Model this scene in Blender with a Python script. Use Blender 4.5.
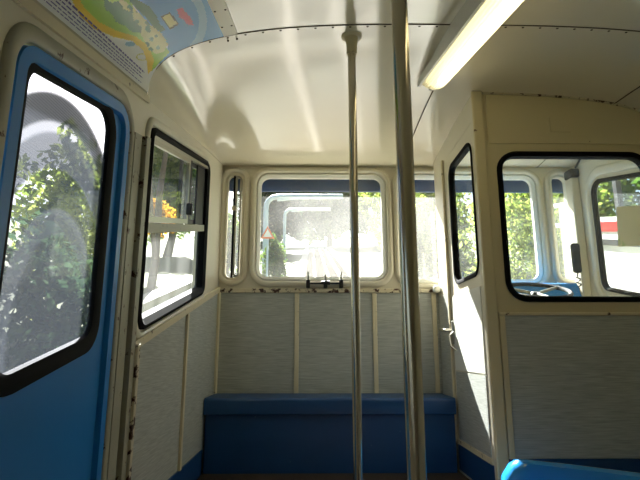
import bpy, bmesh, math, random
from mathutils import Vector, Matrix
random.seed(7)
for o in list(bpy.data.objects): bpy.data.objects.remove(o)
scene = bpy.context.scene
COL = scene.collection
S, E = 1.2, 2.1                 # metres per layout unit; eye height above the ground under the camera
SL = 0.24                       # gradient of the line: sills and roof rise this much per unit, uprights stay plumb
SUN = (0.235, -1.0, -1.03)       # direction the sunlight travels

# ------------------------------------------------------------------ camera, sky, sun, exposure
cam = bpy.data.objects.new('camera', bpy.data.cameras.new('camera'))
COL.objects.link(cam)
cam.data.sensor_width = 36.0
cam.data.lens = 510.0 / 640.0 * 36.0
cam.data.clip_start = 0.02
cam.location = (0, 0, E)
cam.rotation_euler = (math.radians(90 + 12.2), 0, math.radians(-0.9))
scene.camera = cam

world = bpy.data.worlds.new('World'); scene.world = world
world.use_nodes = True
wn = world.node_tree
sky = wn.nodes.new('ShaderNodeTexSky')
sky.sky_type = 'NISHITA'
sky.sun_disc = False
sky.sun_elevation = math.radians(43)
sky.sun_rotation = math.radians(-13)
sky.air_density = 1.0; sky.dust_density = 3.0; sky.ozone_density = 1.0
wn.nodes['Background'].inputs['Strength'].default_value = 0.42
wn.links.new(sky.outputs[0], wn.nodes['Background'].inputs['Color'])

sun = bpy.data.objects.new('sun', bpy.data.lights.new('sun', 'SUN'))
COL.objects.link(sun)
sun.data.energy = 82.0
sun.data.angle = math.radians(0.6)
sun.data.color = (1.0, 0.98, 0.955)
sun.rotation_euler = Vector(SUN).to_track_quat('-Z', 'Y').to_euler()
sun.location = (-3, 14, 18)

scene.view_settings.view_transform = 'Standard'
scene.view_settings.look = 'None'
scene.view_settings.gamma = 1.0
scene.view_settings.use_curve_mapping = False
scene.view_settings.exposure = -0.70

# ------------------------------------------------------------------ materials
MATS = {}
def srgb(r, g, b):
    f = lambda c: (c/255/12.92) if c/255 <= 0.04045 else ((c/255+0.055)/1.055)**2.4
    return (f(r), f(g), f(b), 1)

def mat(name, rgb, rough=0.5, metal=0.0, var=0.06, vscale=6.0, bump=0.0, bscale=40.0, coat=0.0,
        rust=0.0, rscale=9.0, rustcol=(70, 38, 20), emit=None, estr=0.0):
    m = bpy.data.materials.new(name); m.use_nodes = True
    nt = m.node_tree; b = nt.nodes['Principled BSDF']
    L = nt.links.new; N = nt.nodes.new
    tc = N('ShaderNodeTexCoord')
    col = srgb(*rgb)
    nz = N('ShaderNodeTexNoise'); nz.inputs['Scale'].default_value = vscale; nz.inputs['Detail'].default_value = 6
    L(tc.outputs['Object'], nz.inputs['Vector'])
    mx = N('ShaderNodeMix'); mx.data_type = 'RGBA'
    mx.inputs[6].default_value = tuple(c*(1-var) for c in col[:3])+(1,)
    mx.inputs[7].default_value = tuple(min(1, c*(1+var)) for c in col[:3])+(1,)
    L(nz.outputs['Fac'], mx.inputs[0])
    out = mx.outputs[2]
    if rust:
        n2 = N('ShaderNodeTexNoise'); n2.inputs['Scale'].default_value = rscale; n2.inputs['Detail'].default_value = 8
        n2.inputs['Roughness'].default_value = 0.65
        L(tc.outputs['Object'], n2.inputs['Vector'])
        rp = N('ShaderNodeValToRGB'); rp.color_ramp.elements[0].position = 1-rust; rp.color_ramp.elements[1].position = min(1, 1-rust+0.04)
        L(n2.outputs['Fac'], rp.inputs[0])
        m2 = N('ShaderNodeMix'); m2.data_type = 'RGBA'; m2.inputs[7].default_value = srgb(*rustcol)
        L(rp.outputs[0], m2.inputs[0]); L(out, m2.inputs[6]); out = m2.outputs[2]
    L(out, b.inputs['Base Color'])
    b.inputs['Roughness'].default_value = rough
    b.inputs['Metallic'].default_value = metal
    if name == 'rubber': b.inputs['Specular IOR Level'].default_value = 0.15
    b.inputs['Coat Weight'].default_value = coat
    b.inputs['Coat Roughness'].default_value = 0.12
    if bump:
        n3 = N('ShaderNodeTexNoise'); n3.inputs['Scale'].default_value = bscale; n3.inputs['Detail'].default_value = 3
        L(tc.outputs['Object'], n3.inputs['Vector'])
        bp = N('ShaderNodeBump'); bp.inputs['Strength'].default_value = bump; bp.inputs['Distance'].default_value = 0.01
        L(n3.outputs['Fac'], bp.inputs['Height']); L(bp.outputs[0], b.inputs['Normal'])
    if emit:
        b.inputs['Emission Color'].default_value = srgb(*emit); b.inputs['Emission Strength'].default_value = estr
    MATS[name] = m
    return m

mat('cream', (224, 217, 196), 0.35, var=0.05, vscale=3, bump=0.05, bscale=14)
mat('cream_worn', (222, 211, 180), 0.4, var=0.08, vscale=8, bump=0.05, bscale=30, rust=0.37, rscale=22)
mat('cream_rusty', (216, 206, 178), 0.45, var=0.1, vscale=8, rust=0.47, rscale=26)
mat('ceiling_paint', (222, 214, 192), 0.12, var=0.04, vscale=2.0, bump=0.12, bscale=3.5, coat=0.3)
mat('cab_cream', (216, 203, 164), 0.4, var=0.06, vscale=3, bump=0.05, bscale=20, rust=0.30, rscale=20)
mat('white_frame', (236, 236, 226), 0.3, var=0.03)
mat('frame_grey', (172, 170, 152), 0.45, var=0.1, vscale=8, rust=0.40, rscale=20)
mat('rubber', (7, 7, 8), 0.75, var=0.1)
mat('blue_door', (18, 130, 216), 0.4, var=0.06, vscale=4, bump=0.03, bscale=25)
mat('bench_blue', (20, 70, 122), 0.38, var=0.12, vscale=9, bump=0.04, bscale=30, rust=0.30, rscale=24, rustcol=(96, 132, 150))
mat('seat_blue', (40, 140, 215), 0.18, var=0.05, coat=0.6)
mat('chrome', (214, 206, 190), 0.18, 1.0, var=0.05, vscale=20)
mat('alu', (168, 166, 156), 0.35, 0.9, var=0.08, vscale=30)
mat('dark_metal', (44, 44, 46), 0.5, 0.3)
mat('black_plastic', (18, 18, 20), 0.45)
mat('grime', (74, 58, 36), 0.7, var=0.3, vscale=25)
mat('floor_brown', (66, 54, 44), 0.75, var=0.2, vscale=30, bump=0.2, bscale=90)
mat('paper', (206, 190, 140), 0.7, var=0.06, vscale=12, rust=0.42, rscale=9, rustcol=(170, 178, 110))
mat('dash_blue', (40, 128, 200), 0.3, var=0.08)
mat('gravel', (150, 146, 134), 0.9, var=0.25, vscale=14)
mat('steel_rail', (140, 132, 122), 0.4, 0.6)
mat('sleeper', (120, 104, 86), 0.8, var=0.2)
mat('arch_paint', (196, 214, 226), 0.4)
mat('sign_orange', (236, 120, 50), 0.5); mat('sign_white', (240, 236, 224), 0.5)
mat('body_white', (240, 240, 236), 0.3); mat('body_red', (196, 40, 36), 0.35)
mat('visor_blue', (18, 66, 128), 0.5)
mat('bark', (84, 72, 58), 0.9, var=0.3, vscale=12, bump=0.4, bscale=18)
mat('earth', (74, 80, 44), 0.95, var=0.3, vscale=1.5)
mat('concrete', (140, 140, 130), 0.85, var=0.1)

def laminate():
    m = bpy.data.materials.new('laminate'); m.use_nodes = True
    nt = m.node_tree; b = nt.nodes['Principled BSDF']; L = nt.links.new; N = nt.nodes.new
    tc = N('ShaderNodeTexCoord'); mp = N('ShaderNodeMapping')
    mp.inputs['Scale'].default_value = (9, 9, 210)
    L(tc.outputs['Object'], mp.inputs[0])
    nz = N('ShaderNodeTexNoise'); nz.inputs['Scale'].default_value = 1.0; nz.inputs['Detail'].default_value = 4
    nz.inputs['Distortion'].default_value = 0.6
    L(mp.outputs[0], nz.inputs['Vector'])
    rp = N('ShaderNodeValToRGB'); e = rp.color_ramp.elements
    e[0].position = 0.32; e[0].color = srgb(160, 163, 156); e[1].position = 0.68; e[1].color = srgb(194, 197, 190)
    L(nz.outputs['Fac'], rp.inputs[0]); L(rp.outputs[0], b.inputs['Base Color'])
    b.inputs['Roughness'].default_value = 0.42
    MATS['laminate'] = m
laminate()

def glass(name, dust=0.03, spec=0.05, tint=(0.96, 0.98, 0.97), patch=0.0, pscale=1.2, smear=None, wipe=None):
    m = bpy.data.materials.new(name); m.use_nodes = True
    nt = m.node_tree; L = nt.links.new; N = nt.nodes.new
    nt.nodes.remove(nt.nodes['Principled BSDF']); out = nt.nodes['Material Output']
    tr = N('ShaderNodeBsdfTransparent'); tr.inputs[0].default_value = tint+(1,)
    gl = N('ShaderNodeBsdfGlossy'); gl.inputs['Roughness'].default_value = 0.02
    tl = N('ShaderNodeBsdfTranslucent'); tl.inputs[0].default_value = (0.92, 0.92, 0.88, 1)
    tc = N('ShaderNodeTexCoord')
    nz = N('ShaderNodeTexNoise'); nz.inputs['Scale'].default_value = pscale; nz.inputs['Detail'].default_value = 3
    if smear:
        mp = N('ShaderNodeMapping'); mp.inputs['Scale'].default_value = smear
        L(tc.outputs['Object'], mp.inputs[0]); L(mp.outputs[0], nz.inputs['Vector'])
    else:
        L(tc.outputs['Object'], nz.inputs['Vector'])
    mr = N('ShaderNodeMapRange'); mr.inputs[1].default_value = 0.38; mr.inputs[2].default_value = 0.62
    mr.inputs[3].default_value = dust; mr.inputs[4].default_value = dust+patch
    L(nz.outputs['Fac'], mr.inputs[0])
    dout = mr.outputs[0]
    if wipe:      # dirt film that thins out towards one end of the pane
        sx = N('ShaderNodeSeparateXYZ'); L(tc.outputs['Object'], sx.inputs[0])
        w = N('ShaderNodeMapRange'); w.interpolation_type = 'SMOOTHSTEP'
        w.inputs[1].default_value, w.inputs[2].default_value = wipe[0]*S, wipe[1]*S
        w.inputs[3].default_value, w.inputs[4].default_value = 0.0, wipe[2]
        L(sx.outputs[0], w.inputs[0])
        ad = N('ShaderNodeMath'); ad.operation = 'ADD'; L(dout, ad.inputs[0]); L(w.outputs[0], ad.inputs[1]); dout = ad.outputs[0]
    m1 = N('ShaderNodeMixShader'); m2 = N('ShaderNodeMixShader'); m1.inputs[0].default_value = spec
    L(tr.outputs[0], m1.inputs[1]); L(gl.outputs[0], m1.inputs[2])
    L(dout, m2.inputs[0]); L(m1.outputs[0], m2.inputs[1]); L(tl.outputs[0], m2.inputs[2])
    L(m2.outputs[0], out.inputs[0])
    MATS[name] = m
glass('glass_clean', 0.02, 0.05)
glass('glass_front', 0.006, 0.04, patch=0.012, pscale=3, wipe=(-0.28, -0.06, 0.028))
glass('glass_cab', 0.006, 0.04, patch=0.012, pscale=3, wipe=(-0.10, -0.24, 0.028))
glass('glass_side', 0.02, 0.07, patch=0.07, pscale=1.0, smear=(3, 6, 1.2))
glass('glass_slide', 0.01, 0.08, patch=0.02)

def film():
    # door pane with a perforated printed film: concentric rings of fine dots
    m = bpy.data.materials.new('perforated_film'); m.use_nodes = True
    nt = m.node_tree; L = nt.links.new; N = nt.nodes.new
    nt.nodes.remove(nt.nodes['Principled BSDF']); out = nt.nodes['Material Output']
    geo = N('ShaderNodeNewGeometry'); sx = N('ShaderNodeSeparateXYZ'); L(geo.outputs['Position'], sx.inputs[0])
    def M(op, a, b=None):
        n = N('ShaderNodeMath'); n.operation = op
        for i, v in enumerate((a, b)):
            if v is None: continue
            if isinstance(v, (int, float)): n.inputs[i].default_value = v
            else: L(v, n.inputs[i])
        return n.outputs[0]
    # ring centre on the pane (world metres)
    cy, cz = 1.09*S, 0.03*S+E
    dy = M('SUBTRACT', sx.outputs[1], cy); dz = M('SUBTRACT', sx.outputs[2], cz)
    dy = M('MULTIPLY', dy, 1.35)
    r = M('SQRT', M('ADD', M('MULTIPLY', dy, dy), M('MULTIPLY', dz, dz)))
    rp = N('ShaderNodeValToRGB'); rp.color_ramp.interpolation = 'LINEAR'
    L(M('DIVIDE', r, 0.8*S), rp.inputs[0])
    el = rp.color_ramp.elements
    stops = [(0.0, 0.24), (0.26, 0.24), (0.27, 0.46), (0.33, 0.46), (0.34, 0.14), (0.44, 0.14), (0.45, 0.66), (0.535, 0.66), (0.545, 0.45),
             (0.565, 0.45), (0.575, 0.8), (0.64, 0.8), (0.65, 0.10), (1.0, 0.05)]
    while len(el) < len(stops): el.new(0.5)
    for e, (p, v) in zip(el, stops): e.position = p; e.color = (v, v, v, 1)
    wy = N('ShaderNodeTexWave'); wy.wave_type = 'BANDS'; wy.bands_direction = 'Z'; wy.inputs['Scale'].default_value = 42
    L(geo.outputs['Position'], wy.inputs[0])
    dots = M('ADD', M('MULTIPLY', wy.outputs['Fac'], 0.22), 0.9)
    fac = M('MULTIPLY', rp.outputs[0], dots)
    tr = N('ShaderNodeBsdfTransparent'); tr.inputs[0].default_value = (0.95, 0.97, 1, 1)
    tl = N('ShaderNodeBsdfTranslucent'); tl.inputs[0].default_value = (0.11, 0.12, 0.14, 1)
    gl = N('ShaderNodeBsdfGlossy'); gl.inputs['Roughness'].default_value = 0.05
    m1 = N('ShaderNodeMixShader'); m2 = N('ShaderNodeMixShader'); m2.inputs[0].default_value = 0.05
    L(fac, m1.inputs[0]); L(tr.outputs[0], m1.inputs[1]); L(tl.outputs[0], m1.inputs[2])
    L(m1.outputs[0], m2.inputs[1]); L(gl.outputs[0], m2.inputs[2]); L(m2.outputs[0], out.inputs[0])
    MATS['film'] = m
film()

def leafmat(name, c1, c2):
    m = bpy.data.materials.new(name); m.use_nodes = True
    nt = m.node_tree; L = nt.links.new; N = nt.nodes.new
    nt.nodes.remove(nt.nodes['Principled BSDF']); out = nt.nodes['Material Output']
    g = N('ShaderNodeNewGeometry'); mx = N('ShaderNodeMix'); mx.data_type = 'RGBA'
    mx.inputs[6].default_value = srgb(*c1); mx.inputs[7].default_value = srgb(*c2)
    L(g.outputs['Random Per Island'], mx.inputs[0])
    d = N('ShaderNodeBsdfDiffuse'); t = N('ShaderNodeBsdfTranslucent'); ms = N('ShaderNodeMixShader'); ms.inputs[0].default_value = 0.45
    L(mx.outputs[2], d.inputs[0]); L(mx.outputs[2], t.inputs[0])
    L(d.outputs[0], ms.inputs[1]); L(t.outputs[0], ms.inputs[2]); L(ms.outputs[0], out.inputs[0])
    MATS[name] = m
leafmat('leaf_light', (70, 96, 30), (176, 186, 92))
leafmat('leaf_mid', (54, 88, 30), (112, 134, 52))
leafmat('leaf_dark', (34, 56, 40), (66, 88, 56))
leafmat('leaf_orange', (150, 104, 24), (206, 160, 54))

# ------------------------------------------------------------------ object helpers
WL = {}
def W(p): return Vector((p[0]*S, p[1]*S, p[2]*S+E))

def tag(o, label=None, cat=None, group=None, kind=None):
    if label: o['label'] = label
    if cat: o['category'] = cat
    if group: o['group'] = group
    if kind: o['kind'] = kind
    return o

def link(o, loc, parent):
    COL.objects.link(o); WL[o.name] = Vector(loc)
    if parent is not None:
        o.parent = parent; o.location = Vector(loc)-WL[parent.name]
    else:
        o.location = loc
    return o

def thing(name, label, cat, base, group=None, kind=None):
    o = bpy.data.objects.new(name, None); o.empty_display_size = 0.05
    link(o, W(base), None)
    return tag(o, label, cat, group, kind)

def finish(name, bm, m, parent=None, smooth=False, mats=None, recalc=True):
    """bm holds layout units; writes one mesh object whose origin is at its base centre"""
    for v in bm.verts: v.co = W(v.co)
    if recalc: bmesh.ops.recalc_face_normals(bm, faces=bm.faces)
    xs = [v.co.x for v in bm.verts]; ys = [v.co.y for v in bm.verts]; zs = [v.co.z for v in bm.verts]
    c = Vector(((min(xs)+max(xs))/2, (min(ys)+max(ys))/2, min(zs)))
    for v in bm.verts: v.co -= c
    me = bpy.data.meshes.new(name); bm.to_mesh(me); bm.free()
    for mm in (mats or [m]): me.materials.append(MATS[mm])
    if smooth:
        for p in me.polygons: p.use_smooth = True
        try: me.set_sharp_from_angle(angle=math.radians(40))
        except Exception: pass
    o = bpy.data.objects.new(name, me)
    return link(o, c, parent)

def rloop(pts, r, seg=6):
    """round the corners of a 2-D polygon"""
    out = []; n = len(pts)
    rs = r if isinstance(r, (list, tuple)) else [r]*n
    for i in range(n):
        p = Vector(pts[i]); a = Vector(pts[i-1])-p; b = Vector(pts[(i+1) % n])-p
        a.normalize(); b.normalize(); ang = a.angle(b); rr = rs[i]
        if rr <= 0: out.append(p); continue
        t = rr/math.tan(ang/2); c = p+(a+b).normalized()*(rr/math.sin(ang/2))
        s = p+a*t; e = p+b*t
        a0 = math.atan2(s.y-c.y, s.x-c.x); a1 = math.atan2(e.y-c.y, e.x-c.x); d = a1-a0
        while d > math.pi: d -= 2*math.pi
        while d < -math.pi: d += 2*math.pi
        for k in range(seg+1):
            an = a0+d*k/seg; out.append(Vector((c.x+rr*math.cos(an), c.y+rr*math.sin(an))))
    return out

def rect(x0, x1, z0, z1): return [(x0, z0), (x1, z0), (x1, z1), (x0, z1)]
def para(y0, y1, h0, h1): return [(y0, h0+SL*y0), (y1, h0+SL*y1), (y1, h1+SL*y1), (y0, h1+SL*y0)]

def plate_bm(outer, holes, f, th, bm=None):
    bm = bm or bmesh.new()
    edges = []
    for lp in [outer]+list(holes):
        vs = [bm.verts.new(f(p)) for p in lp]
        for i in range(len(vs)): edges.append(bm.edges.new((vs[i], vs[(i+1) % len(vs)])))
    if holes:
        r = bmesh.ops.triangle_fill(bm, use_beauty=True, use_dissolve=False, edges=edges)
        faces = [g for g in r['geom'] if isinstance(g, bmesh.types.BMFace)]
    else:
        faces = [bm.faces.new([e.verts[0] for e in edges])]
    if th is not None:
        r = bmesh.ops.extrude_face_region(bm, geom=faces)
        bmesh.ops.translate(bm, verts=[g for g in r['geom'] if isinstance(g, bmesh.types.BMVert)], vec=Vector(th))
    return bm

def plate(name, outer, holes, f, th, m, parent=None): return finish(name, plate_bm(outer, holes, f, th), m, parent)

def bbox_bm(c0, c1, bev=0.0, seg=2, bm=None):
    own = bm is None; bm = bm or bmesh.new()
    r = bmesh.ops.create_cube(bm, size=1.0)
    vs = r['verts']
    for v in vs:
        v.co = Vector([c0[i]+(v.co[i]+0.5)*(c1[i]-c0[i]) for i in range(3)])
    if bev:
        es = list({e for v in vs for e in v.link_edges})
        bmesh.ops.bevel(bm, geom=es, offset=bev, segments=seg, affect='EDGES', profile=0.5)
    return bm

def box(name, c0, c1, m, parent=None, bev=0.0, seg=2): return finish(name, bbox_bm(c0, c1, bev, seg), m, parent)

def sweep_bm(loop, n, prof, closed=True, bm=None):
    bm = bm or bmesh.new(); n = Vector(n).normalized(); N = len(loop); rows = []
    L3 = [Vector(p) for p in loop]
    for i, p in enumerate(L3):
        a = (p-L3[i-1]) if (closed or i > 0) else (L3[1]-p)
        b = (L3[(i+1) % N]-p) if (closed or i < N-1) else (p-L3[i-1])
        a.normalize(); b.normalize()
        oa = a.cross(n); ob = b.cross(n); mm = (oa+ob)
        mm.normalize(); mm = mm/max(0.4, mm.dot(oa))
        rows.append([bm.verts.new(p+mm*o+n*d) for o, d in prof])
    k = len(prof)
    for i in range(N if closed else N-1):
        r0, r1 = rows[i], rows[(i+1) % N]
        for j in range(k): bm.faces.new((r0[j], r0[(j+1) % k], r1[(j+1) % k], r1[j]))
    if not closed: bm.faces.new(rows[0]); bm.faces.new(rows[-1][::-1])
    return bm

def hump(w0, w1, d0, d1, n=6):
    """rounded ridge profile between in-plane offsets w0..w1, rising from d0 to d1"""
    pts = [(w0, d0)]
    for k in range(n+1):
        t = k/n; pts.append((w0+(w1-w0)*(0.5-0.5*math.cos(math.pi*t)), d0+(d1-d0)*math.sin(math.pi*t)**0.7 if 0 < t < 1 else d0+0.15*(d1-d0)))
    pts.append((w1, d0))
    return pts

def tube_bm(path, r, seg=14, bm=None, caps=True):
    bm = bm or bmesh.new(); P = [Vector(p) for p in path]; N = len(P); rows = []
    t0 = (P[1]-P[0]).normalized()
    u = t0.orthogonal().normalized()
    for i in range(N):
        t = (P[min(i+1, N-1)]-P[max(i-1, 0)]).normalized()
        u = (u-t*u.dot(t)).normalized(); v = t.cross(u)
        rr = r[i] if isinstance(r, (list, tuple)) else r
        rows.append([bm.verts.new(P[i]+(u*math.cos(a)+v*math.sin(a))*rr) for a in [2*math.pi*k/seg for k in range(seg)]])
    for i in range(N-1):
        for k in range(seg): bm.faces.new((rows[i][k], rows[i][(k+1) % seg], rows[i+1][(k+1) % seg], rows[i+1][k]))
    if caps: bm.faces.new(rows[0][::-1]); bm.faces.new(rows[-1])
    return bm
def tube(name, path, r, m, parent=None, seg=14): return finish(name, tube_bm(path, r, seg), m, parent, smooth=True)

def lathe_bm(c, prof, seg=20, bm=None):
    bm = bm or bmesh.new(); rows = []
    for r, z in prof: rows.append([bm.verts.new((c[0]+r*math.cos(2*math.pi*k/seg), c[1]+r*math.sin(2*math.pi*k/seg), c[2]+z)) for k in range(seg)])
    for i in range(len(prof)-1):
        for k in range(seg): bm.faces.new((rows[i][k], rows[i][(k+1) % seg], rows[i+1][(k+1) % seg], rows[i+1][k]))
    bm.faces.new(rows[0][::-1]); bm.faces.new(rows[-1])
    return bm

# ------------------------------------------------------------------ layout (units; the eye is the origin)
XL, XR, XC = -0.533, 1.553, 0.51
YF, YC, YB = 2.90, 2.09, -2.6          # front wall, cab rear wall, back wall
XP = 0.720                              # cab side partition
YS = 1.52                               # ceiling seam: the roof domes down ahead of it
def h0(x):
    u = min(1.0, abs(x-XC)/1.043)
    return 0.425+0.284*(1-u**3)**(1/3.0)
def zc(x, y):
    if y <= YS: return h0(x)+SL*y
    t = ((y-YS)/(YF-YS))**1.6
    return h0(x)*(1-t)+0.383*t+SL*y
fL = lambda p: (XL, p[0], p[1])
fR = lambda p: (XR, p[0], p[1])
fF = lambda p: (p[0], YF, p[1])
fC = lambda p: (p[0], YC, p[1])
fP = lambda p: (XP, p[0], p[1])
ZF, ZK = -0.575, -0.462                 # upper platform floor and top of the blue skirting

# ------------------------------------------------------------------ ground outside
bm = bmesh.new()
n = 40
g = [[bm.verts.new((-40+80*i/n, -12+92*j/n, -1.75+SL*(-12+92*j/n)+(0.0 if abs(-40+80*i/n-XC) < 3 else 0.25*math.sin(i*1.7)*math.cos(j*1.3)+0.06*max(0, abs(-40+80*i/n-XC)-4)))) for j in range(n+1)] for i in range(n+1)]
for i in range(n):
    for j in range(n): bm.faces.new((g[i][j], g[i+1][j], g[i+1][j+1], g[i][j+1]))
tag(finish('ground', bm, 'earth', smooth=True), 'sloping earth ground on both sides of the track', 'ground', kind='structure')
bm = plate_bm([(-0.6, -10), (1.7, -10), (1.7, 70), (-0.6, 70)], [], lambda p: (p[0], p[1], -1.73+SL*p[1]), (0, 0, 0.04))
tag(finish('track_bed', bm, 'gravel'), 'pale sunlit gravel bed climbing ahead of the front windows', 'track bed', kind='structure')
gz = lambda y: -1.69+SL*y
track = thing('railway_track', 'narrow railway track climbing away ahead of the front windows', 'track', (XC, 3, gz(3)))
for dx in (-0.42, 0.42):
    bm = bmesh.new()
    sweep_bm([(XC+dx, -6, gz(-6)), (XC+dx, 38, gz(38))], (0, -SL, 1), [(-0.05, 0.05), (0.05, 0.05), (0.02, 0.08), (0.03, 0.15), (-0.03, 0.15), (-0.02, 0.08)], closed=False, bm=bm)
    finish('rail', bm, 'steel_rail', track)
bm = sweep_bm([(XC, -6, gz(-6)), (XC, 38, gz(38))], (0, -SL, 1), [(-0.03, 0.05), (0.03, 0.05), (0.03, 0.17), (-0.03, 0.17)], closed=False)
finish('rack_rail', bm, 'steel_rail', track)
sl0 = None
for k in range(45):
    y = 3.5+k*0.75
    if sl0 is None:
        sl0 = finish('sleeper', bbox_bm((XC-0.75, y, gz(y)-0.01), (XC+0.75, y+0.2, gz(y)+0.09), 0.01), 'sleeper', track)
    else:
        c = sl0.copy(); link(c, WL[sl0.name]+Vector((0, (y-3.5)*S, SL*(y-3.5)*S)), track)

# ------------------------------------------------------------------ room shell
# windows on the front wall: (x0, x1, z0, z1)
FW = [(-0.325, 0.432, 0.39, 1.03), (0.512, 1.335, 0.378, 1.03)]
NW = [(-0.51, -0.405, 0.395, 1.03), (1.425, 1.53, 0.395, 1.03)]
loopsF = [rloop(rect(*w), 0.07) for w in FW]+[rloop(rect(*w), 0.045) for w in NW]
outer = [(XL-0.04, -0.75), (XR+0.04, -0.75), (XR+0.04, 1.10), (XL-0.04, 1.10)]
wall_front = plate('wall_front', outer, loopsF, fF, (0, 0.05, 0), 'cream')
tag(wall_front, 'cream painted front end wall with four moulded window openings', 'wall', kind='structure')
# raised moulded surrounds
for i, (w, rr) in enumerate([(FW[0], 0.07), (FW[1], 0.07), (NW[0], 0.045), (NW[1], 0.045)]):
    lp = [fF(p) for p in rloop(rect(*w), rr, 8)]
    wd = 0.038 if i < 2 else 0.036
    finish('window_moulding', sweep_bm(lp, (0, -1, 0), hump(0.004, wd, 0.0, 0.022)), 'cream', wall_front, smooth=True)
# sill rail and laminate panels below
finish('sill_rail', bbox_bm((XL, YF-0.022, 0.318), (XP, YF, 0.342), 0.004), 'cream_rusty', wall_front)
finish('sill_rail', bbox_bm((XP+0.01, YF-0.022, 0.318), (XR, YF, 0.342), 0.004), 'cream_rusty', wall_front)
xs = [XL+0.003, -0.085, 0.353, 0.69, XP+0.3, XR-0.003]
for a, b in zip(xs[:-1], xs[1:]):
    finish('panel', bbox_bm((a+0.004, YF-0.008, -0.56), (b-0.004, YF, 0.317)), 'laminate', wall_front)
for x in xs[:4]:
    finish('batten', bbox_bm((x-0.013, YF-0.018, -0.24), (x+0.013, YF-0.0085, 0.317), 0.004), 'cream_worn', wall_front)

# left wall
DL = (0.83, 1.388, -1.2, 0.360)         # blue door opening (para)
WIN5 = (1.563, 2.475, -0.32, 0.338)
WINR = (-1.0, 0.55, -0.32, 0.338)
yl = [YB]+[YB+(YS-YB)*k/8 for k in range(1, 9)]+[YS+(YF-YS)*k/12 for k in range(1, 13)]
topL = [(y, zc(XL, y)+0.012) for y in yl]
outer = [(YB, -1.75), (YF+0.02, -1.0)]+topL[::-1]
# the door opening runs from the lower floor up; wall in one plate with three holes
hR = rloop(para(-1.1, 0.45, -0.32, 0.338), 0.05)
hD = rloop(para(*DL), [0.02, 0.02, 0.075, 0.075])
hW = rloop(para(*WIN5), 0.05)
wall_left = plate('wall_left', outer, [hD, hW, hR], fL, (-0.05, 0, 0), 'cream')
tag(wall_left, 'cream side wall with blue door and sliding window, laminate panels below', 'wall', kind='structure')
# rail under the window follows the gradient
def railL(y0, y1, h, w, d, m, nm):
    bm = plate_bm(para(y0, y1, h-w/2, h+w/2), [], fL, (d, 0, 0)); return finish(nm, bm, m, wall_left)
railL(1.525, YF-0.02, -0.356, 0.026, 0.016, 'cream_worn', 'rail')
ys = [1.535, 2.163, YF-0.02]
for a, b in zip(ys[:-1], ys[1:]):
    pts = [(a+0.004, ZK), (b-0.004, ZK), (b-0.004, -0.37+SL*b), (a+0.004, -0.37+SL*a)]
    plate('panel', pts, [], fL, (0.008, 0, 0), 'laminate', wall_left)
for y, w in ((2.163, 0.012), (2.868, 0.026)):
    pts = [(y-w, ZK), (y+w, ZK), (y+w, -0.369+SL*y), (y-w, -0.369+SL*y)]
    plate('batten', pts, [], lambda p: (XL+0.0085, p[0], p[1]), (0.01, 0, 0), 'cream_worn', wall_left)
# rusty post beside the door
for y0, y1, d, m in ((1.412, 1.468, 0.012, 'frame_grey'), (1.478, 1.512, 0.024, 'frame_grey'), (1.513, 1.533, 0.032, 'cream_rusty')):
    pts = [(y0, -1.0), (y1, -1.0), (y1, -0.35+SL*y1 if y0 > 1.5 else 0.29+SL*y1), (y0, -0.35+SL*y0 if y0 > 1.5 else 0.29+SL*y0)]
    plate('post', pts, [], fL, (d, 0, 0), m, wall_left)
# moulded frame round the door head
hd = rloop(para(DL[0], DL[1], DL[2], DL[3]), [0.02, 0.02, 0.075, 0.075], 8)
lp = [fL(p) for p in hd]
finish('door_moulding', sweep_bm(lp, (1, 0, 0), hump(0.0, 0.036, 0.0, 0.010)), 'frame_grey', wall_left, smooth=True)
lp = [fL(p) for p in rloop(para(WIN5[0]-0.01, WIN5[1]+0.01, WIN5[2]-0.01, WIN5[3]+0.01), 0.055, 8)]
finish('window_moulding', sweep_bm(lp, (1, 0, 0), hump(0.002, 0.03, 0.0, 0.012)), 'cream', wall_left, smooth=True)
# cream cove strip along the roof edge above the door
bm = bmesh.new()
for (y0, y1) in ((YB, YS),):
    sweep_bm([(XL, y0, 0.425+SL*y0), (XL, y1, 0.425+SL*y1)], (1, 0, 0), [(-0.012, 0), (0.012, 0), (0.012, 0.008), (-0.012, 0.008)], closed=False, bm=bm)
finish('cove_strip', bm, 'cream_worn', wall_left)

# right wall
topR = [(y, zc(XR, y)+0.012) for y in yl]
outer = [(YB, -1.75), (YF+0.02, -1.0)]+topR[::-1]
WIN7 = (2.16, 2.675, -0.318, 0.268)
hS = rloop(para(*WIN7), 0.06)

wall_right = plate('wall_right', outer, [hS], fR, (0.02, 0, 0), 'cream')
tag(wall_right, 'cream side wall beyond the cab with a black sealed window', 'wall', kind='structure')
lp = [fR(p) for p in rloop(para(*WIN7), 0.06, 8)]
finish('window_moulding', sweep_bm(lp, (-1, 0, 0), hump(-0.035, -0.085, 0.0, 0.014)), 'cream', wall_right, smooth=True)

# back wall
outer = [(XL-0.04, -1.9), (XR+0.04, -1.9)]+[(x, zc(x, YB)-0.01) for x in [XR+0.04-(XR-XL+0.08)*k/16 for k in range(17)]]
hB = []
wall_back = plate('wall_back', outer, hB, lambda p: (p[0], YB, p[1]), (0, -0.05, 0), 'cream')
tag(wall_back, 'cream rear end wall behind the viewer', 'wall', kind='structure')

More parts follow.
